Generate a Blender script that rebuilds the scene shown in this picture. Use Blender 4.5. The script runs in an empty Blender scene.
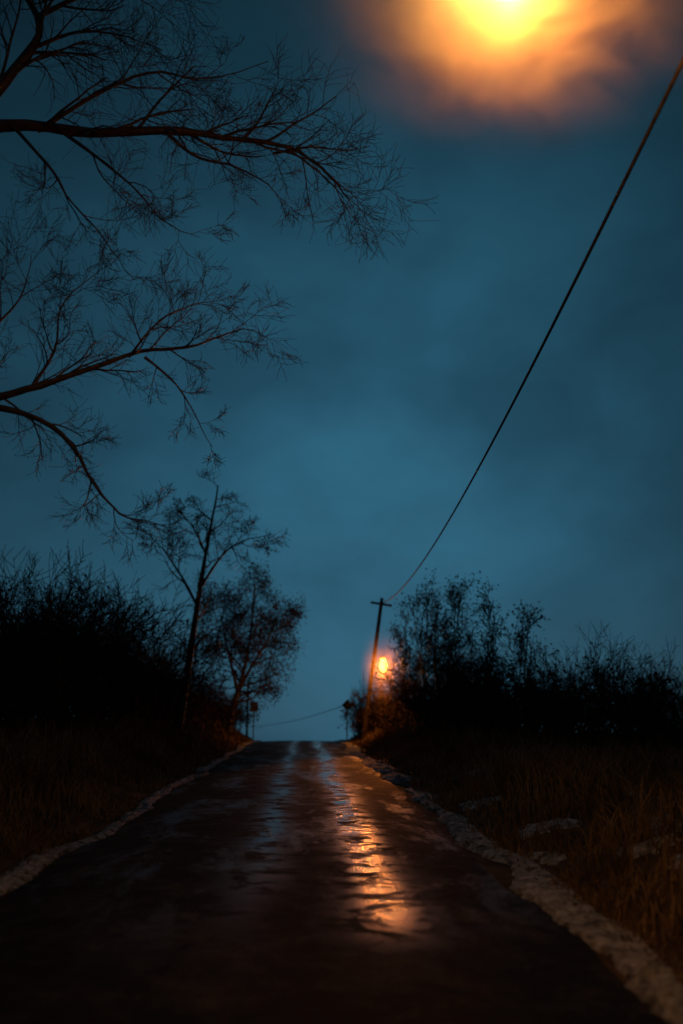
import bpy, math, numpy as np
from mathutils import Vector
rng = np.random.default_rng(7)
scene = bpy.context.scene
COL = scene.collection

# ------------------------------------------------------------ helpers
def new_obj(name, mesh, mat=None, parent=None):
    o = bpy.data.objects.new(name, mesh)
    COL.objects.link(o)
    if mat: mesh.materials.append(mat)
    if parent: o.parent = parent
    return o

def empty(name, loc=(0,0,0)):
    o = bpy.data.objects.new(name, None); o.empty_display_size = .3
    o.location = loc
    COL.objects.link(o); return o

def quads_mesh(name, V, F, smooth=True):
    V = np.asarray(V, dtype=np.float32).reshape(-1,3); F = np.asarray(F, dtype=np.int32)
    k = F.shape[1]
    m = bpy.data.meshes.new(name)
    m.vertices.add(len(V)); m.vertices.foreach_set("co", V.ravel())
    m.loops.add(F.size); m.loops.foreach_set("vertex_index", F.ravel())
    m.polygons.add(len(F))
    m.polygons.foreach_set("loop_start", np.arange(0, F.size, k, dtype=np.int32))
    m.polygons.foreach_set("loop_total", np.full(len(F), k, dtype=np.int32))
    m.polygons.foreach_set("use_smooth", np.full(len(F), smooth, dtype=bool))
    m.update(calc_edges=True)
    return m

def norm(v): return v/(np.linalg.norm(v, axis=-1, keepdims=True)+1e-9)

def tubes(branches):
    """branches: list of (pts(n,3), radii(n), sides) -> V,F arrays"""
    groups = {}
    for p, r, s in branches: groups.setdefault((len(p), s), []).append((p, r))
    Vs=[]; Fs=[]; off=0
    for (n, s), lst in groups.items():
        P = np.array([a for a,_ in lst]); R = np.array([b for _,b in lst])
        T = np.gradient(P, axis=1); T = norm(T)
        mean = norm(T.mean(axis=1))
        ref = np.where(np.abs(mean[:,2:3])<.8, np.array([[0,0,1.]]), np.array([[1.,0,0]]))
        ref = np.repeat(ref[:,None,:], n, axis=1)
        A = norm(np.cross(T, ref)); B = np.cross(T, A)
        ang = np.arange(s)*2*np.pi/s
        ring = (A[:,:,None,:]*np.cos(ang)[None,None,:,None] + B[:,:,None,:]*np.sin(ang)[None,None,:,None])
        V = P[:,:,None,:] + ring*R[:,:,None,None]
        N = len(lst)
        idx = np.arange(N*n*s).reshape(N,n,s)
        a = idx[:,:-1,:]; b = np.roll(a,-1,axis=2); c = np.roll(idx[:,1:,:],-1,axis=2); d = idx[:,1:,:]
        F = np.stack([a,b,c,d],axis=-1).reshape(-1,4)+off
        Vs.append(V.reshape(-1,3)); Fs.append(F); off += N*n*s
    return np.concatenate(Vs), np.concatenate(Fs)

def resample(pts, n):
    P = np.array(pts, float)
    P = np.vstack([2*P[0]-P[1], P, 2*P[-1]-P[-2]])
    m = len(P)-3; out=[]
    for t in np.linspace(0, m-1e-6, n):
        i=int(t); u=t-i; p0,p1,p2,p3=P[i:i+4]
        out.append(.5*((2*p1)+(-p0+p2)*u+(2*p0-5*p1+4*p2-p3)*u*u+(-p0+3*p1-3*p2+p3)*u**3))
    return np.array(out)

def child_dir(t, amin, amax, flat=1.0, upb=0.0):
    v = rng.normal(size=3); v[2]*=flat
    v -= t*v.dot(t); v/= np.linalg.norm(v)+1e-9
    a = math.radians(rng.uniform(amin, amax))
    d = t*math.cos(a)+v*math.sin(a); d[2]+=upb
    return d/np.linalg.norm(d)

def kids(out, pts, rad, L, depth, P, t0=.2, cnt=None):
    n=len(pts); k = cnt if cnt else P['k'][-depth]
    for j in range(k):
        t = t0+(1-t0)*(j+rng.uniform(.1,.9))/k
        x=t*(n-1); i=min(int(x),n-2); u=x-i
        p = pts[i]*(1-u)+pts[i+1]*u
        tan = pts[i+1]-pts[i]; tan=tan/np.linalg.norm(tan)
        r = (rad[i]*(1-u)+rad[i+1]*u)*rng.uniform(.45,.7)
        r = min(r, P.get('rk',.02)*L)
        grow(out, p, child_dir(tan,P['a'][0],P['a'][1],P.get('flat',1),P.get('upb',0)),
             L*rng.uniform(*P['ls'])*(1.15-.5*t), max(r,P['rmin']), depth-1, P)

def grow(out, p, d, L, r, depth, P):
    n = P['n'] if depth>0 else max(4,P['n']-2)
    step=L/(n-1); pts=[p]; d=np.array(d,float)
    bend=rng.normal(size=3)*P.get('bend',0)
    for i in range(n-1):
        d = d + rng.normal(size=3)*P['w']+bend; d[2]+=P['trop'](depth)
        d/=np.linalg.norm(d); pts.append(pts[-1]+d*step)
    pts=np.array(pts); rad=np.maximum(np.linspace(r, r*.35, n),P['rmin']*.7)
    out.append((pts,rad,P['s'] if depth>1 else 3))
    if depth>0: kids(out,pts,rad,L,depth,P)

# ------------------------------------------------------------ terrain functions
def prof(y):
    y=np.asarray(y,float)
    k=.0018; y1=50.; ye=y1+(.048+.05)/k
    z=np.where(y<y1,.048*y, 0)
    u=np.clip(y-y1,0,ye-y1)
    z=np.where(y>=y1,.048*y1+.048*u-k*u*u/2,z)
    z=z+np.where(y>ye,-.05*(np.minimum(y,260)-ye),0)
    z=np.where(y<-120,.048*-120,z)
    return z
def hsh(x,y,s):
    return (np.sin(x*.9/s+1.3)*np.cos(y*.7/s+.4)+.5*np.sin(x*2.1/s+y*1.7/s+2)+.25*np.sin(x*4.3/s-y*3.7/s))
def side(x,y):
    ax=np.abs(x); e=np.clip((ax-2.75)/2.2,0,1); e=e*e*(3-2*e)
    left=np.where(x<0,.75,.38)
    fade=np.clip(1-(ax-60)/200,.0,1)
    return e*(left + .16*hsh(x,y,2.2)+.05*hsh(y,x,.5))*fade
def gz(x,y): return prof(y)+side(x,y)-.02

# ------------------------------------------------------------ materials
def mat(name):
    m=bpy.data.materials.new(name); m.use_nodes=True
    nt=m.node_tree; b=nt.nodes['Principled BSDF']; return m,nt,b
def N(nt,t,**kw):
    n=nt.nodes.new(t)
    for k,v in kw.items(): setattr(n,k,v)
    return n
def noise(nt,scale,detail=4,rough=.6,vec=None,dist=0):
    n=N(nt,'ShaderNodeTexNoise'); n.inputs['Scale'].default_value=scale
    n.inputs['Detail'].default_value=detail; n.inputs['Roughness'].default_value=rough
    n.inputs['Distortion'].default_value=dist
    if vec is not None: nt.links.new(vec,n.inputs['Vector'])
    return n
def ramp(nt,fac,stops):
    r=N(nt,'ShaderNodeValToRGB'); e=r.color_ramp.elements
    while len(e)<len(stops): e.new(.5)
    for i,(p,c) in enumerate(stops):
        e[i].position=p; e[i].color=(c[0],c[1],c[2],1) if hasattr(c,'__len__') else (c,c,c,1)
    nt.links.new(fac,r.inputs[0]); return r
def math_n(nt,op,a,b=None,c=None):
    n=N(nt,'ShaderNodeMath',operation=op)
    for i,v in enumerate((a,b,c)):
        if v is None: continue
        if isinstance(v,(int,float)): n.inputs[i].default_value=v
        else: nt.links.new(v,n.inputs[i])
    return n.outputs[0]
def bump(nt,b,h,strength,dist):
    n=N(nt,'ShaderNodeBump'); n.inputs['Strength'].default_value=strength; n.inputs['Distance'].default_value=dist
    nt.links.new(h,n.inputs['Height']); nt.links.new(n.outputs[0],b.inputs['Normal']); return n

def varied(name,c1,c2,scale=3,rough=.9,spec=.2,bstr=0,bscale=30):
    m,nt,b=mat(name); tc=N(nt,'ShaderNodeTexCoord')
    n=noise(nt,scale,4,.6,tc.outputs['Object'])
    r=ramp(nt,n.outputs['Fac'],[(.3,c1),(.7,c2)]); nt.links.new(r.outputs[0],b.inputs['Base Color'])
    b.inputs['Roughness'].default_value=rough; b.inputs['Specular IOR Level'].default_value=spec
    if bstr:
        n2=noise(nt,bscale,5,.6,tc.outputs['Object']); bump(nt,b,n2.outputs['Fac'],bstr,.02)
    return m
M_ground=varied('soil_litter',(.045,.028,.015),(.14,.088,.044),1.5,.95,.1,.6,12)
M_grass=varied('dry_grass',(.10,.060,.027),(.42,.28,.135),.8,.8,.1)
M_bark=varied('bark_wet',(.035,.024,.017),(.15,.09,.06),6,.4,.6,.6,30)
M_twig=varied('twig',(.045,.028,.018),(.10,.065,.042),2,.7,.2)
M_leaf=varied('dead_leaf',(.04,.025,.015),(.11,.066,.036),1,.9,.1)
M_pole=varied('creosoted_wood',(.03,.022,.016),(.07,.05,.035),4,.8,.2,.4,40)
M_cable=varied('cable_rubber',(.06,.055,.05),(.13,.12,.11),10,.6,.3)
M_metal=varied('galvanised_metal',(.12,.12,.12),(.2,.2,.2),20,.5,.4)
M_sign=varied('sign_sheet',(.25,.18,.03),(.35,.25,.04),6,.5,.4)

# road
M_road,nt,b=mat('wet_asphalt')
geo=N(nt,'ShaderNodeTexCoord'); sep=N(nt,'ShaderNodeSeparateXYZ'); nt.links.new(geo.outputs['Object'],sep.inputs[0])
X=sep.outputs[0]; Yc=sep.outputs[1]
mp=N(nt,'ShaderNodeMapping'); mp.inputs['Scale'].default_value=(1.0,.3,1); nt.links.new(geo.outputs['Object'],mp.inputs[0])
wob=noise(nt,.6,3,.5,mp.outputs[0])
xw=math_n(nt,'ADD',X,math_n(nt,'MULTIPLY',math_n(nt,'SUBTRACT',wob.outputs['Fac'],.5),.7))
def band(c,w):
    d=math_n(nt,'DIVIDE',math_n(nt,'SUBTRACT',xw,c),w)
    return math_n(nt,'POWER',2.718,math_n(nt,'MULTIPLY',math_n(nt,'MULTIPLY',d,d),-1))
def nramp(v,lo,hi):
    n=N(nt,'ShaderNodeMapRange',interpolation_type='SMOOTHSTEP'); n.inputs[1].default_value=lo; n.inputs[2].default_value=hi
    nt.links.new(v,n.inputs[0]); return n.outputs[0]
# the water stands in the right wheel track between about 8 m and the crest; nearer the surface has drained
wheel=math_n(nt,'MULTIPLY',band(1.12,.34),nramp(Yc,7.2,9.4))
tracks=math_n(nt,'MAXIMUM',math_n(nt,'MULTIPLY',math_n(nt,'MULTIPLY',band(-.15,.30),.72),nramp(Yc,6,15)),wheel)
pud=noise(nt,2.0,7,.7,geo.outputs['Object'],.5)
pr=ramp(nt,pud.outputs['Fac'],[(.44,.02),(.52,1)]).outputs[0]
wet=math_n(nt,'MULTIPLY',tracks,pr)
film=noise(nt,1.1,8,.75,mp.outputs[0],.3)
fr=math_n(nt,'MULTIPLY',ramp(nt,film.outputs['Fac'],[(.51,0),(.62,.40)]).outputs[0],nramp(Yc,6,12))
wet=math_n(nt,'MAXIMUM',wet,fr)
rr=N(nt,'ShaderNodeMapRange'); nt.links.new(wet,rr.inputs[0]); rr.inputs[3].default_value=.7; rr.inputs[4].default_value=.12
nt.links.new(rr.outputs[0],b.inputs['Roughness'])
sp=N(nt,'ShaderNodeMapRange'); nt.links.new(wet,sp.inputs[0]); sp.inputs[3].default_value=.02; sp.inputs[4].default_value=.5
nt.links.new(sp.outputs[0],b.inputs['Specular IOR Level'])
agg=noise(nt,38,5,.85,geo.outputs['Object']); big=noise(nt,1.5,9,.8,geo.outputs['Object'])
cr=ramp(nt,big.outputs['Fac'],[(.36,(.008,.008,.008)),(.5,(.020,.019,.018)),(.66,(.065,.060,.056))]); 
mx=N(nt,'ShaderNodeMix',data_type='RGBA',blend_type='MULTIPLY'); mx.inputs[0].default_value=1
nt.links.new(cr.outputs[0],mx.inputs[6]); nt.links.new(ramp(nt,agg.outputs['Fac'],[(.38,.25),(.62,1.5)]).outputs[0],mx.inputs[7])
nt.links.new(mx.outputs[2],b.inputs['Base Color'])
mp2=N(nt,'ShaderNodeMapping'); mp2.inputs['Scale'].default_value=(1.0,1.15,1); nt.links.new(geo.outputs['Object'],mp2.inputs[0])
rip=noise(nt,3.2,5,.62,mp2.outputs[0],.5)
aggw=math_n(nt,'SUBTRACT',.34,math_n(nt,'MULTIPLY',wet,.28))
hh=math_n(nt,'ADD',math_n(nt,'MULTIPLY',rip.outputs['Fac'],.6),math_n(nt,'MULTIPLY',agg.outputs['Fac'],aggw))
bump(nt,b,hh,.7,.05)

# snow
M_snow,nt,b=mat('dirty_snow'); tc=N(nt,'ShaderNodeTexCoord')
n=noise(nt,5,9,.85,tc.outputs['Object']); r=ramp(nt,n.outputs['Fac'],[(.38,(.07,.06,.05)),(.48,(.34,.33,.32)),(.60,(.80,.82,.87))])
nt.links.new(r.outputs[0],b.inputs['Base Color']); b.inputs['Roughness'].default_value=.8; b.inputs['Specular IOR Level'].default_value=.15
n2=noise(nt,40,6,.8,tc.outputs['Object']); bump(nt,b,n2.outputs['Fac'],1,.03)

def emit_mat(name,col,st):
    m=bpy.data.materials.new(name); m.use_nodes=True; nt=m.node_tree; nt.nodes.clear()
    o=N(nt,'ShaderNodeOutputMaterial'); e=N(nt,'ShaderNodeEmission')
    e.inputs[0].default_value=(*col,1); e.inputs[1].default_value=st; nt.links.new(e.outputs[0],o.inputs[0]); return m
M_lens=emit_mat('sodium_lens',(1,.42,.10),45)
M_lens_far=emit_mat('sodium_lens_far',(1,.32,.045),11)

def mist_mat(name,dens,nscale,power=2.0,lo=.35,hi=.7,detail=3,floor=.08,col=(1,.72,.45)):  # scatter colour is tinted orange to warm the lamp halo
    m=bpy.data.materials.new(name); m.use_nodes=True; nt=m.node_tree; nt.nodes.clear()
    o=N(nt,'ShaderNodeOutputMaterial'); s=N(nt,'ShaderNodeVolumeScatter'); s.inputs['Anisotropy'].default_value=.1
    s.inputs['Color'].default_value=(*col,1)
    tc=N(nt,'ShaderNodeTexCoord'); ln=N(nt,'ShaderNodeVectorMath',operation='LENGTH'); nt.links.new(tc.outputs['Object'],ln.inputs[0])
    f=math_n(nt,'SUBTRACT',1,ln.outputs['Value']); f=math_n(nt,'MAXIMUM',f,0); f=math_n(nt,'POWER',f,power)
    n=noise(nt,nscale,detail,.6,tc.outputs['Object'],.5)
    r=ramp(nt,n.outputs['Fac'],[(lo,floor),(hi,1)])
    d=math_n(nt,'MULTIPLY',math_n(nt,'MULTIPLY',f,r.outputs[0]),dens)
    nt.links.new(d,s.inputs['Density']); nt.links.new(s.outputs[0],o.inputs['Volume'])
    m.cycles.volume_step_rate=3
    return m

# ------------------------------------------------------------ ground sheet
def axis(lo,hi,dense_lo,dense_hi,step,growf=1.18):
    a=list(np.arange(dense_lo,dense_hi+1e-6,step)); s=step; v=a[0]
    L=[];
    while v>lo: s*=growf; v-=s; L.append(v)
    s=step; v=a[-1]; R=[]
    while v<hi: s*=growf; v+=s; R.append(v)
    return np.array(L[::-1]+a+R)
xs=axis(-2500,2500,-16,16,.25); ys=axis(-900,3000,-6,112,.5)
GX,GY=np.meshgrid(xs,ys); GZ=gz(GX,GY)
def grid_mesh(name,GX,GY,GZ):
    h,w=GX.shape; idx=np.arange(h*w).reshape(h,w)
    F=np.stack([idx[:-1,:-1],idx[:-1,1:],idx[1:,1:],idx[1:,:-1]],axis=-1).reshape(-1,4)
    return quads_mesh(name,np.stack([GX,GY,GZ],-1).reshape(-1,3),F)
new_obj('ground',grid_mesh('ground',GX,GY,GZ),M_ground)
ry=axis(-300,300,-6,112,.5); us=np.linspace(-1,1,21)
RX=np.zeros((len(ry),21)); 
wl=2.5+.07*hsh(ry,ry*0+3,1.3); wr=2.5+.07*hsh(ry,ry*0+9,1.1)
for i,u in enumerate(us): RX[:,i]=np.where(u<0,u*wl,u*wr)
RY=np.repeat(ry[:,None],21,1); RZ=prof(RY)+.012+.05*(1-us[None,:]**2)
new_obj('road',grid_mesh('road',RX,RY,RZ),M_road)

# snow ribbons along the edges (slushy, melted-out ridges)
def ribbon(sgn,wf,hf,y0,y1,seed,c0=2.66,far=0.,near=0.):
    r=np.random.default_rng(seed); yy=np.arange(y0,y1,.05); m=17; n=len(yy)
    def sm(k,amp):
        a=r.normal(size=n+8*k); ker=np.hanning(4*k+1); ker/=np.sqrt((ker**2).sum()); return amp*np.convolve(a,ker,'same')[:n]
    def sm2(k):
        a=r.normal(size=(n+8*k,m)); ker=np.hanning(4*k+1); ker/=np.sqrt((ker**2).sum())
        a=np.stack([np.convolve(a[:,j],ker,'same')[:n] for j in range(m)],1)
        return (a+np.roll(a,1,1)+np.roll(a,-1,1))/1.8
    fk=1+far*np.clip((yy-12)/20,0,1)+near*np.clip((12-yy)/5,0,1)
    c=c0+sm(60,.12)+sm(14,.05); w=np.maximum(.03,wf*fk*(1+sm(30,.42)+sm(7,.24))); h=np.maximum(.004,hf*fk**.5*(1+sm(20,.35)+sm(6,.2)))
    u=np.linspace(-1,1,m)
    XX=sgn*(c[:,None]+w[:,None]*u[None,:]*(1+.10*sm2(2))+.012*r.normal(size=(n,m)))
    YY=np.repeat(yy[:,None],m,1)
    ZZ=np.maximum(prof(YY)+.012,gz(XX,YY)+.004)+h[:,None]*((1-u[None,:]**2)*(1+.2*sm2(3)+.08*sm2(1)+.04*r.normal(size=(n,m)))-.25+.3*sm2(8))
    ZZ[:,0]-=.03; ZZ[:,-1]-=.03
    if sgn<0: XX=XX[:,::-1]; ZZ=ZZ[:,::-1]
    return grid_mesh('snow_ridge',XX,YY,ZZ)
new_obj('snow_bank',ribbon(1,.21,.045,2,70,3,2.70,.6,.2),M_snow)
new_obj('snow_bank.001',ribbon(-1,.10,.04,2,70,5,2.6,.3),M_snow)
def patch(cx,cy,rx,ry_,seed):
    r=np.random.default_rng(seed); na=40; nr=10; V=[];F=[]
    ph=r.uniform(0,6,4)
    for i in range(nr):
        for j in range(na):
            a=j*2*np.pi/na; q=i/(nr-1)
            k=1+.3*math.sin(2*a+ph[0])+.25*math.sin(3*a+ph[1])+.18*math.sin(7*a+ph[2])+.1*math.sin(13*a+ph[3])
            x=cx+rx*q*k*math.cos(a); y=cy+ry_*q*k*math.sin(a)
            V.append((x,y,float(gz(x,y))+.05*(1-q**2)-.03*(q>.95)+r.normal()*.01))
    for i in range(nr-1):
        for j in range(na):
            F.append((i*na+j,(i+1)*na+j,(i+1)*na+(j+1)%na,i*na+(j+1)%na))
    return np.array(V),np.array(F)
SP=[(3.75,14.5,.35,.6),(4.9,12.8,.45,.6),(4.1,11.2,.25,.4),(5.4,14.2,.35,.5),(3.5,18.5,.3,.8),(4.4,24,.4,1.2),(4.4,10.0,.35,.4),(3.3,12.4,.2,.4),(5.9,17,.5,.6)]
Vs=[];Fs=[];off=0
for i,(a,bb,c,d) in enumerate(SP):
    v,f=patch(a,bb,c,d,20+i); Vs.append(v);Fs.append(f+off);off+=len(v)
new_obj('snow_patches',quads_mesh('snow_patches',np.concatenate(Vs),np.concatenate(Fs)),M_snow)

# ------------------------------------------------------------ dry grass
def grass(n,xlo,xhi,ylo,yhi,sgn,ypow=1.6):
    y=ylo+(yhi-ylo)*rng.random(n)**ypow
    x=xlo+(xhi-xlo)*rng.random(n)**1.3
    clump=hsh(x*1.7,y*1.3,.7); keep=rng.random(n)<np.clip(.55+.4*clump,.08,1); x=x[keep];y=y[keep]; n=len(x)
    h=(.15+.5*rng.random(n)**1.5)*np.clip((x-2.6)/1.4,.25,1.25)*(1+.3*hsh(x,y,1.5))
    h=np.clip(h,.05,1.1)
    for (px,py,pa,pb) in SP:
        inn=((sgn*x-px)/(pa*1.2))**2+((y-py+.3)/(pb*1.5))**2<1; h=np.where(inn,h*.4,h)
    w=.006+.0009*y*.35+.006*rng.random(n)
    X=sgn*x; Z=gz(X,y)-.02
    az=rng.random(n)*2*np.pi; lean=rng.normal(size=(n,2))*.28*h[:,None]
    B=np.stack([X,y,Z],-1); dx=np.stack([np.cos(az),np.sin(az),0*az],-1)*w[:,None]
    M=B+np.stack([lean[:,0]*.35,lean[:,1]*.35,h*.6],-1); T=B+np.stack([lean[:,0]*1.2,lean[:,1]*1.2,h*(1-.15*rng.random(n))],-1)
    V=np.stack([B-dx,B+dx,M-dx*.8,M+dx*.8,T-dx*.15,T+dx*.15],1).reshape(-1,3)
    i=np.arange(n)[:,None]*6
    F=np.concatenate([i+np.array([[0,1,3,2]]),i+np.array([[2,3,5,4]])])
    return V,F
Vs=[];Fs=[];off=0
for a in [(80000,2.75,9,3,66,-1),(80000,2.85,12,3,66,1),(8000,9,20,8,60,-1),(8000,11,22,8,60,1)]:
    v,f=grass(*a); Vs.append(v);Fs.append(f+off);off+=len(v)
new_obj('dry_grass',quads_mesh('dry_grass',np.concatenate(Vs),np.concatenate(Fs),False),M_grass)

# ------------------------------------------------------------ near bare tree
P_near=dict(n=9,w=.10,bend=.065,trop=lambda d:[.01,.015,.03,.04][min(d,3)],k=[0,5,6,7],a=(22,60),ls=(.5,.85),rmin=.0038,rk=.015,s=5,flat=.85)
out=[]
def limb(pts,r0,r1,n,depth,cnt,Lk,t0=.15,s=10,P=P_near):
    p=resample(pts,n)
    wob=np.cumsum(rng.normal(size=(n,3))*.016,axis=0); p=p+wob*np.linspace(0,1,n)[:,None]
    rad=np.linspace(r0**.6,r1**.6,n)**(1/.6)*(1+.06*rng.normal(size=n))
    out.append((p,rad,s))
    kids(out,p,rad,Lk,depth,P,t0,cnt); return p
gb=float(gz(-7.6,12.6))
limb([(-7.6,12.6,gb-.3),(-7.55,12.6,gb+1),(-7.4,12.5,3.5),(-7.5,12.5,6),(-7.2,12.4,8.4),(-6.8,12.4,10.8),(-6.9,12.6,13.5),(-6.5,12.5,15.5)],.34,.05,26,3,8,3.0,.45,14)
limb([(-7.25,12.4,8.3),(-5.6,12.2,9.6),(-3.86,12,10.1),(-2.48,11.9,9.94),(-1.38,11.8,9.9),(-.56,11.8,9.75),(.27,11.7,9.53),(.88,11.7,9.03),(1.2,11.6,8.5)],.13,.006,36,3,20,1.7,.3)
limb([(-.1,11.75,9.62),(.45,11.8,9.75),(.95,11.9,9.8),(1.3,12,10.0)],.02,.004,14,2,9,.9,.1,6)
limb([(-1.5,11.8,9.9),(-1.1,11.7,9.5),(-.6,11.6,9.25),(-.1,11.5,8.9),(.2,11.5,8.4)],.028,.004,16,3,7,1.0,.15,6)
limb([(-2.9,11.9,9.95),(-2.3,11.7,9.4),(-1.9,11.6,9.0),(-1.5,11.5,8.5),(-1.0,11.5,8.3)],.028,.004,16,3,7,1.2,.15,6)
limb([(-3.6,11.9,10.05),(-3.0,11.7,9.3),(-2.7,11.6,8.8),(-2.2,11.5,8.2),(-1.9,11.5,7.7)],.028,.004,16,3,7,1.2,.15,6)
limb([(-3.3,12,10.05),(-2.5,11.8,10.5),(-1.7,11.6,10.7),(-1.0,11.6,10.6),(-.2,11.6,10.9)],.035,.005,18,3,9,1.4,.15,6)
limb([(-4.4,12.1,10.0),(-3.75,12,10.9),(-3.35,11.9,11.6),(-3.55,11.9,12.3),(-3.2,11.9,13.4)],.10,.02,20,3,12,1.9,.15,8)
limb([(-3.5,11.95,11.3),(-2.9,11.9,11.55),(-2.3,11.8,11.5),(-1.6,11.7,11.2)],.035,.005,14,3,8,1.4,.1,6)
limb([(-3.4,12.0,11.9),(-2.7,12,12.3),(-1.9,12,12.3),(-1.0,12,12.7)],.04,.006,14,3,8,1.5,.1,6)
limb([(-7.45,12.5,5.2),(-6,12.3,5.5),(-4.7,12.1,5.9),(-3.54,12,6.21),(-2.78,12,6.45),(-1.9,12,6.79),(-1.26,11.9,6.79),(-.65,11.9,7.0),(-.3,11.9,7.05)],.095,.005,34,3,15,1.2,.3)
limb([(-3.9,12,6.12),(-3.2,11.9,6.0),(-2.6,11.9,5.7),(-2.12,11.8,5.05),(-1.79,11.8,4.78),(-1.3,11.8,4.72)],.05,.006,22,3,12,.9,.2,8)
limb([(-1.7,12,6.79),(-1.3,12.1,6.5),(-1.0,12.2,6.15),(-.7,12.2,5.7)],.02,.004,12,3,5,.7,.1,6)
limb([(-1.9,12,6.79),(-1.6,12.1,7.3),(-1.2,12.2,7.6),(-.8,12.2,7.7)],.022,.004,12,3,7,.9,.1,6)
limb([(-3.1,12,6.35),(-2.9,12.2,7.0),(-2.9,12.3,7.7),(-2.5,12.3,8.2)],.026,.004,14,3,8,1.1,.1,6)
limb([(-4.6,12.1,5.95),(-4.0,12.2,6.9),(-3.5,12.3,7.6),(-3.3,12.3,8.3)],.035,.005,14,3,8,1.3,.1,6)
v,f=tubes(out)
new_obj('bare_tree',quads_mesh('bare_tree',v,f),M_bark)

# ------------------------------------------------------------ mid-distance trees
P_mid=dict(n=7,w=.13,bend=.05,trop=lambda d:[-.01,.0,.03,.05][min(d,3)],k=[0,5,5,6],a=(35,75),ls=(.5,.8),rmin=.012,rk=.02,s=5,flat=.8)
def leafquads(C,s0,s1):
    n=len(C); a=norm(rng.normal(size=(n,3))); b=norm(np.cross(a,rng.normal(size=(n,3)))); s=rng.uniform(s0,s1,(n,1))
    V=np.stack([C-a*s,C-b*s*.5,C+a*s,C+b*s*.5],1).reshape(-1,3); return V,np.arange(4*n).reshape(n,4)
def tree(name,specs,P=P_mid,leaves=0,depth=3):
    global out
    out=[]
    for (pts,r0,r1,cnt,Lk,t0) in specs: limb(pts,r0,r1,18,depth,cnt,Lk,t0,9,P)
    v,f=tubes(out)
    root=new_obj(name,quads_mesh(name,v,f),M_bark)
    if leaves:
        tips=np.array([p[-1] for p,r,s in out if s==3]); 
        lv,lf=leafquads(tips[rng.integers(0,len(tips),leaves)]+rng.normal(size=(leaves,3))*.18,.04,.09)
        new_obj('dead_leaves',quads_mesh('leaves',lv,lf,False),M_leaf,root)
    return root
g=float(gz(-4.8,42))
tree('bare_tree.001',[([(-4.9,42,g-.2),(-4.6,42,g+2),(-4.3,42,g+4.5),(-4.0,42,g+7),(-3.7,42,g+9),(-3.5,42,g+10.6)],.22,.03,13,2.3,.3),
  ([(-4.1,42,g+6.2),(-3.2,42,g+7.6),(-2.3,42,g+8.2),(-1.3,42,g+8.4)],.07,.015,9,2.0,.2),
  ([(-4.2,42,g+5.4),(-5.0,42,g+6.8),(-5.8,42,g+7.9),(-6.6,42,g+8.6)],.07,.015,9,2.0,.2),
  ([(-3.9,42,g+7.6),(-4.5,42,g+8.8),(-5.3,42,g+9.6)],.05,.015,7,1.8,.2)],dict(P_mid,rmin=.014))
g=float(gz(-3.9,58))
tree('bare_tree.002',[([(-4.0,58,g-.2),(-3.7,58,g+1.6),(-3.3,58,g+3.2),(-2.9,58.1,g+5.5),(-2.7,58,g+8.8)],.24,.04,18,3.6,.25),
  ([(-3.6,58,g+2.2),(-2.7,58,g+4.0),(-1.8,58,g+5.6),(-1.2,58,g+7.2)],.12,.02,14,3.0,.25),
  ([(-3.5,58,g+2.6),(-4.0,58,g+4.5),(-4.4,58,g+6.4),(-4.3,58,g+8.0)],.12,.02,14,3.0,.25)],dict(P_mid,rmin=.016),leaves=14000)
for i,(x,y,h) in enumerate([(5.9,47,6.4),(6.9,44,6.2),(8.0,41,5.4),(5.4,50,5.2),(7.4,46,6.4),(6.6,48,6.2),(9.0,39,4.6)]):
    g=float(gz(x,y)); tree('sapling_tree' if i==0 else 'sapling_tree.%03d'%i,[([(x,y,g-.2),(x+.1,y,g+h*.3),(x-.05,y,g+h*.6),(x+.15,y,g+h)],.08,.02,16,2.2,.15)],
      dict(P_mid,trop=lambda d:.09,a=(20,50),k=[0,4,4,5],flat=1,rmin=.015),leaves=900)

# ------------------------------------------------------------ thickets (merged shrubs)
P_sh=dict(n=4,w=.16,bend=.08,trop=lambda d:.07,k=[0,4,4,5],a=(18,50),ls=(.5,.8),rmin=.0024,rk=.016,s=3)
templates=[]
for t in range(6):
    out=[]
    for s in range(6):
        a=rng.uniform(0,6.28); q=rng.uniform(.1,.65)
        d=norm(np.array([math.cos(a)*q,math.sin(a)*q,1.]))
        grow(out,np.array([math.cos(a)*.06,math.sin(a)*.06,-.02]),d,rng.uniform(.5,.8),.011,3,P_sh)
    v,f=tubes(out); top=np.percentile(v[:,2],99.5); v=v/top
    allp=np.concatenate([p for p,r,s in out])/top
    templates.append((v,f,allp))
def thicket(name,items,leafn):
    Vs=[];Fs=[];off=0; LC=[]
    for (x,y,h,wd) in items:
        v,f,ap=templates[rng.integers(6)]
        a=rng.uniform(0,6.28); R=np.array([[math.cos(a),-math.sin(a),0],[math.sin(a),math.cos(a),0],[0,0,1]])
        S=np.array([h*wd,h*wd,h]); o=np.array([x,y,float(gz(x,y))-.05])
        Vs.append((v*S)@R.T+o); Fs.append(f+off); off+=len(v)
        q=ap[rng.integers(0,len(ap),leafn)]
        q=q[rng.random(leafn)<np.clip(1.05-1.35*q[:,2],.02,1)]
        LC.append((q*S)@R.T+o+rng.normal(size=(len(q),3))*.12)
    root=new_obj(name,quads_mesh(name,np.concatenate(Vs),np.concatenate(Fs)),M_twig)
    lv,lf=leafquads(np.concatenate(LC),.05,.12)
    new_obj('dead_leaves',quads_mesh('leaves',lv,lf,False),M_leaf,root)
L=[]
def hl(y): return np.interp(y,[14,20,25,32,38,45,52,62,70],[2.8,3.0,3.9,5.6,5.8,4.8,3.6,2.4,2.0])
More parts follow.
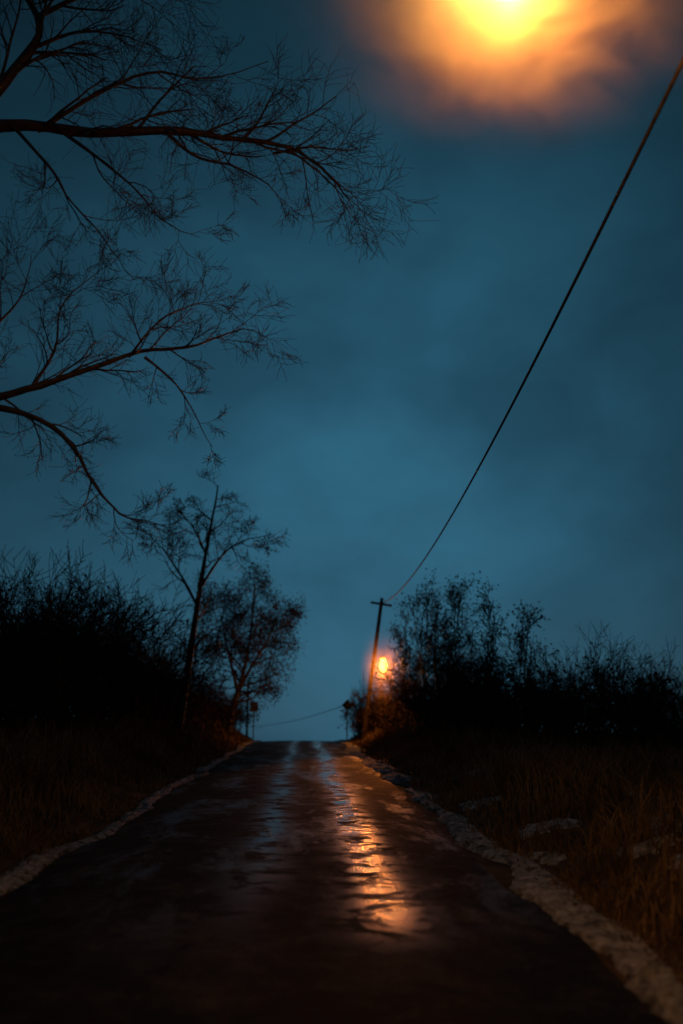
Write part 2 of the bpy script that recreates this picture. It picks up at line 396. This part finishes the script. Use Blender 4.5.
for y in np.arange(19,68,1.6):
    for row in range(3):
        x=-(np.interp(y,[18,45,60],[7.0,5.6,4.2])+row*1.7+rng.uniform(-.5,.5))
        L.append((x,y+rng.uniform(-.6,.6),hl(y)*rng.uniform(.7,1.15),rng.uniform(.75,1)))
for y in np.arange(18,66,5): L.append((-12-rng.uniform(0,3),y,hl(y)*.9,1))
thicket('shrub_thicket',L,600)
Rr=[]
def hr(y): return np.interp(y,[24,28,31,36,42,50,58,66],[2.2,3.1,2.2,3.4,4.4,3.6,2.4,1.6])
for y in np.arange(25,68,1.6):
    for row in range(3):
        x=np.interp(y,[24,32,40,45,55,64],[9.6,8.3,7.2,6.3,5.3,4.6])+row*1.6+rng.uniform(-.5,.5)
        Rr.append((x,y+rng.uniform(-.6,.6),hr(y)*rng.uniform(.65,1.2),rng.uniform(.75,1)))
for y in np.arange(22,66,4): Rr.append((13+rng.uniform(0,4),y,hr(y)*.9,1))
for (x,y,h) in [(3.5,56.5,2.0),(3.3,58,2.6),(3.4,60,2.4),(3.7,57,3.0),(3.6,61.5,1.8),(4.6,56,3.4),(5.0,58,3.6),(4.2,57.5,3.8),(3.9,59,3.6)]: Rr.append((x,y,h,.6))
thicket('shrub_thicket.001',Rr,600)

# ------------------------------------------------------------ poles, lamps, wires
def box(name,c,s,mt,parent,rot=(0,0,0),bev=.01):
    import bmesh
    bm=bmesh.new(); bmesh.ops.create_cube(bm,size=1); bmesh.ops.scale(bm,vec=s,verts=bm.verts)
    bmesh.ops.bevel(bm,geom=bm.edges[:],offset=bev,segments=2,affect='EDGES')
    m=bpy.data.meshes.new(name); bm.to_mesh(m); bm.free(); o=new_obj(name,m,mt,parent); o.location=c; o.rotation_euler=rot; return o
def tube(name,pts,r,mt,parent=None,n=24,s=10,r1=None):
    p=resample(pts,n); rad=np.linspace(r,r if r1 is None else r1,n)
    v,f=tubes([(p,rad,s)])
    m=quads_mesh(name,v,f)
    return new_obj(name,m,mt,parent)
def solid_profile(name,rings,mt,parent,loc,rotz=0):
    V=[];s=12
    for (x,w,zt,zb) in rings:
        for j in range(s):
            a=j*2*np.pi/s; z=math.sin(a); V.append((x,w*math.cos(a),zt*z if z>0 else zb*(-z)))
    F=[]
    for i in range(len(rings)-1):
        for j in range(s): F.append((i*s+j,i*s+(j+1)%s,(i+1)*s+(j+1)%s,(i+1)*s+j))
    o=new_obj(name,quads_mesh(name,V,F),mt,parent); o.location=loc; o.rotation_euler=(0,0,rotz); return o
def uvsphere(name,r,scale,loc,mt,parent,seg=24):
    import bmesh
    bm=bmesh.new(); bmesh.ops.create_uvsphere(bm,u_segments=seg,v_segments=seg//2,radius=r)
    for v in bm.verts: v.co=Vector((v.co.x*scale[0],v.co.y*scale[1],v.co.z*scale[2]))
    m=bpy.data.meshes.new(name); bm.to_mesh(m); bm.free()
    for p in m.polygons: p.use_smooth=True
    o=new_obj(name,m,mt,parent); o.location=loc; return o
def cobra(parent,tip,azim,lens_mat,size=1.,ls=1.):
    k=size
    rings=[(-.32*k,.03*k,.03*k,-.03*k),(-.25*k,.06*k,.06*k,-.04*k),(-.1*k,.12*k,.10*k,-.05*k),(.1*k,.16*k,.12*k,-.05*k),(.28*k,.15*k,.10*k,-.05*k),(.4*k,.08*k,.05*k,-.04*k),(.43*k,.005,.005,-.005)]
    solid_profile('lamp_head',rings,M_metal,parent,tip,azim)
    o=uvsphere('lamp_lens',1,(.24*k*ls,.13*k,.08*k),(tip[0]+.1*k*math.cos(azim),tip[1]+.1*k*math.sin(azim),tip[2]-.06*k),lens_mat,parent); o.rotation_euler=(0,0,azim)
def lamp_light(name,loc,power,col,rad,parent,target=None,cone=60):
    l=bpy.data.lights.new(name,'SPOT' if target else 'POINT'); l.energy=power; l.color=col; l.shadow_soft_size=rad
    o=bpy.data.objects.new(name,l); COL.objects.link(o); o.location=loc; o.parent=parent
    if target:
        l.spot_size=math.radians(cone); l.spot_blend=.8
        o.rotation_euler=(Vector(target)-Vector(loc)).to_track_quat('-Z','Y').to_euler()
    return o

def pole(name,base,top,r=.15):
    e=empty(name); b0=np.array(base,float); t0=np.array(top,float)
    tube('pole_shaft',[b0,(b0*2+t0)/3,(b0+2*t0)/3,t0],r,M_pole,e,12,14,r*.68)
    return e
g=float(gz(3.9,6)); near=pole('utility_pole',(3.95,6,g-.3),(3.85,6,8.7))
box('crossarm',(3.86,6.14,8.35),(1.9,.1,.12),M_pole,near)
tube('lamp_arm',[(3.86,6,7.0),(3.4,6.0,7.38),(2.9,6.05,7.53),(2.38,6.1,7.50)],.03,M_metal,near,14,8)
cobra(near,(1.98,6.1,7.48),math.pi,M_lens,1.6,1.25)
lamp_light('lamp_glow',(1.84,6.1,7.20),300,(1,.27,.03),.12,near)
ms=uvsphere('lamp_halo_mist',1,(1,1,1),(1.92,6.1,7.4),mist_mat('halo_mist_near',8,2.8,3.8,.42,.60,4,.08,(1,.66,.38)),near,32); ms.scale=(2.4,1.8,1.45)  # local volume added around the lamp to form its glowing halo

# far leaning pole with the lit lamp
g=float(gz(3.55,55)); far=pole('utility_pole.001',(3.45,55,g-.4),(4.62,55,10.55),.14)
box('crossarm',(4.57,54.86,10.2),(1.2,.1,.12),M_pole,far,(0,math.radians(9),0))
tube('lamp_arm',[(4.1,55,6.7),(4.25,54.4,7.0),(4.4,53.7,7.05),(4.45,53.2,7.0)],.025,M_metal,far,12,8)
cobra(far,(4.47,52.9,7.0),-math.pi/2,M_lens_far,1.0)
uvsphere('lamp_bowl',.17,(1,1,1.9),(4.48,52.75,6.62),M_lens_far,far)
lamp_light('lamp_glow',(4.46,52.45,6.4),550,(1,.28,.035),.16,far)
lamp_light('road_streak_spot',(4.44,52.40,6.2),3600,(1,.24,.03),.17,far,(1.2,14,.7),26)  # extra spot added to strengthen the lamp's streak on the road
ms=uvsphere('lamp_halo_mist',1,(1,1,1),(4.48,52.7,6.6),mist_mat('halo_mist_far',.6,1.5,2,.2,.6,1,.5,(1,.66,.35)),far,24); ms.scale=(1.4,1.4,2.4)  # small volume added for the oval glow of this lamp
g=float(gz(-5.3,100)); third=pole('utility_pole.002',(-5.3,100,g-.4),(-5.3,100,g+6.5),.13)
box('crossarm',(-5.3,99.86,g+6.1),(1.6,.1,.12),M_pole,third)

def wire(name,a,b_,sag,r):
    a=np.array(a,float); b_=np.array(b_,float); t=np.linspace(0,1,60)[:,None]
    p=a*(1-t)+b_*t; p[:,2]-=(4*sag*t*(1-t))[:,0]
    v,f=tubes([(p,np.full(60,r),6)]); return new_obj(name,quads_mesh(name,v,f),M_cable)
wire('telephone_cable',(3.87,6,8.25),(4.6,54.9,10.25),1.15,.024)
wire('power_line',(3.95,55,5.2),(-5.25,100,5.0),.45,.018)
wire('telephone_cable.001',(3.87,6,8.25),(3.6,-45,5.6),1.0,.024)

def sign(name,x,y,kind):
    e=empty(name); g=float(gz(x,y))
    tube('post',[(x,y,g-.2),(x,y,g+1),(x+.02,y,g+2.4)],.035,M_metal,e,6,8)
    if kind=='diamond':
        box('sign_plate',(x+.02,y-.05,g+2.2),(.5,.02,.5),M_sign,e,(0,math.radians(45),0),.004)
    else:
        box('sign_plate',(x+.02,y-.05,g+2.15),(.5,.02,.62),M_metal,e,(0,0,0),.004)
sign('traffic_sign',2.95,62,'diamond'); sign('traffic_sign.001',-2.85,64,'rect')

# ------------------------------------------------------------ world
w=bpy.data.worlds.new('World'); scene.world=w; w.use_nodes=True; nt=w.node_tree; nt.nodes.clear()
wo=N(nt,'ShaderNodeOutputWorld'); tc=N(nt,'ShaderNodeTexCoord'); D=tc.outputs['Generated']
sky=N(nt,'ShaderNodeTexSky',sky_type='NISHITA'); sky.sun_disc=False; sky.sun_elevation=math.radians(-4); sky.sun_rotation=math.radians(5)
bg1=N(nt,'ShaderNodeBackground'); nt.links.new(sky.outputs[0],bg1.inputs[0]); bg1.inputs[1].default_value=.05
dot=N(nt,'ShaderNodeVectorMath',operation='DOT_PRODUCT'); nt.links.new(D,dot.inputs[0])
el=math.radians(14); az=math.radians(3.5); dot.inputs[1].default_value=(math.cos(el)*math.sin(az),math.cos(el)*math.cos(az),math.sin(el))
lobe=math_n(nt,'POWER',math_n(nt,'MAXIMUM',dot.outputs['Value'],0),15)
lobe=math_n(nt,'ADD',math_n(nt,'MULTIPLY',lobe,.88),.085)
mpw=N(nt,'ShaderNodeMapping'); mpw.inputs['Scale'].default_value=(1,1,1.5); mpw.inputs['Location'].default_value=(.35,0,.2); nt.links.new(D,mpw.inputs[0])
cn=noise(nt,3.6,5,.5,mpw.outputs[0],.15)
cl=ramp(nt,cn.outputs['Fac'],[(.34,.70),(.66,1.14)])
col=N(nt,'ShaderNodeMix',data_type='RGBA',blend_type='MIX')
col.inputs[6].default_value=(.016,.076,.134,1); col.inputs[7].default_value=(.024,.122,.200,1)
nt.links.new(cl.outputs[0],col.inputs[0])
bg2=N(nt,'ShaderNodeBackground'); nt.links.new(col.outputs[2],bg2.inputs[0])
nt.links.new(math_n(nt,'MULTIPLY',lobe,cl.outputs[0]),bg2.inputs[1])
ad=N(nt,'ShaderNodeAddShader'); nt.links.new(bg1.outputs[0],ad.inputs[0]); nt.links.new(bg2.outputs[0],ad.inputs[1]); nt.links.new(ad.outputs[0],wo.inputs[0])
s=bpy.data.lights.new('dusk_fill','SUN'); s.energy=.01; s.angle=math.radians(20); s.color=(.7,.85,1)  # weak cool directional lamp added; dusk itself has no sun
so=bpy.data.objects.new('dusk_fill',s); COL.objects.link(so); so.rotation_euler=(math.radians(-75),0,math.radians(-5))

# ------------------------------------------------------------ camera
cam=bpy.data.cameras.new('camera'); co=bpy.data.objects.new('camera',cam); COL.objects.link(co)
cam.sensor_fit='VERTICAL'; cam.sensor_height=36; cam.lens=35; cam.clip_end=6000; cam.clip_start=.1
co.location=(.4,0,1.77); co.rotation_euler=(math.radians(104),0,math.radians(-2.04))
cam.dof.use_dof=True; cam.dof.focus_distance=17; cam.dof.aperture_fstop=.6
scene.camera=co
scene.view_settings.view_transform='Standard'; scene.view_settings.look='None'; scene.view_settings.exposure=0
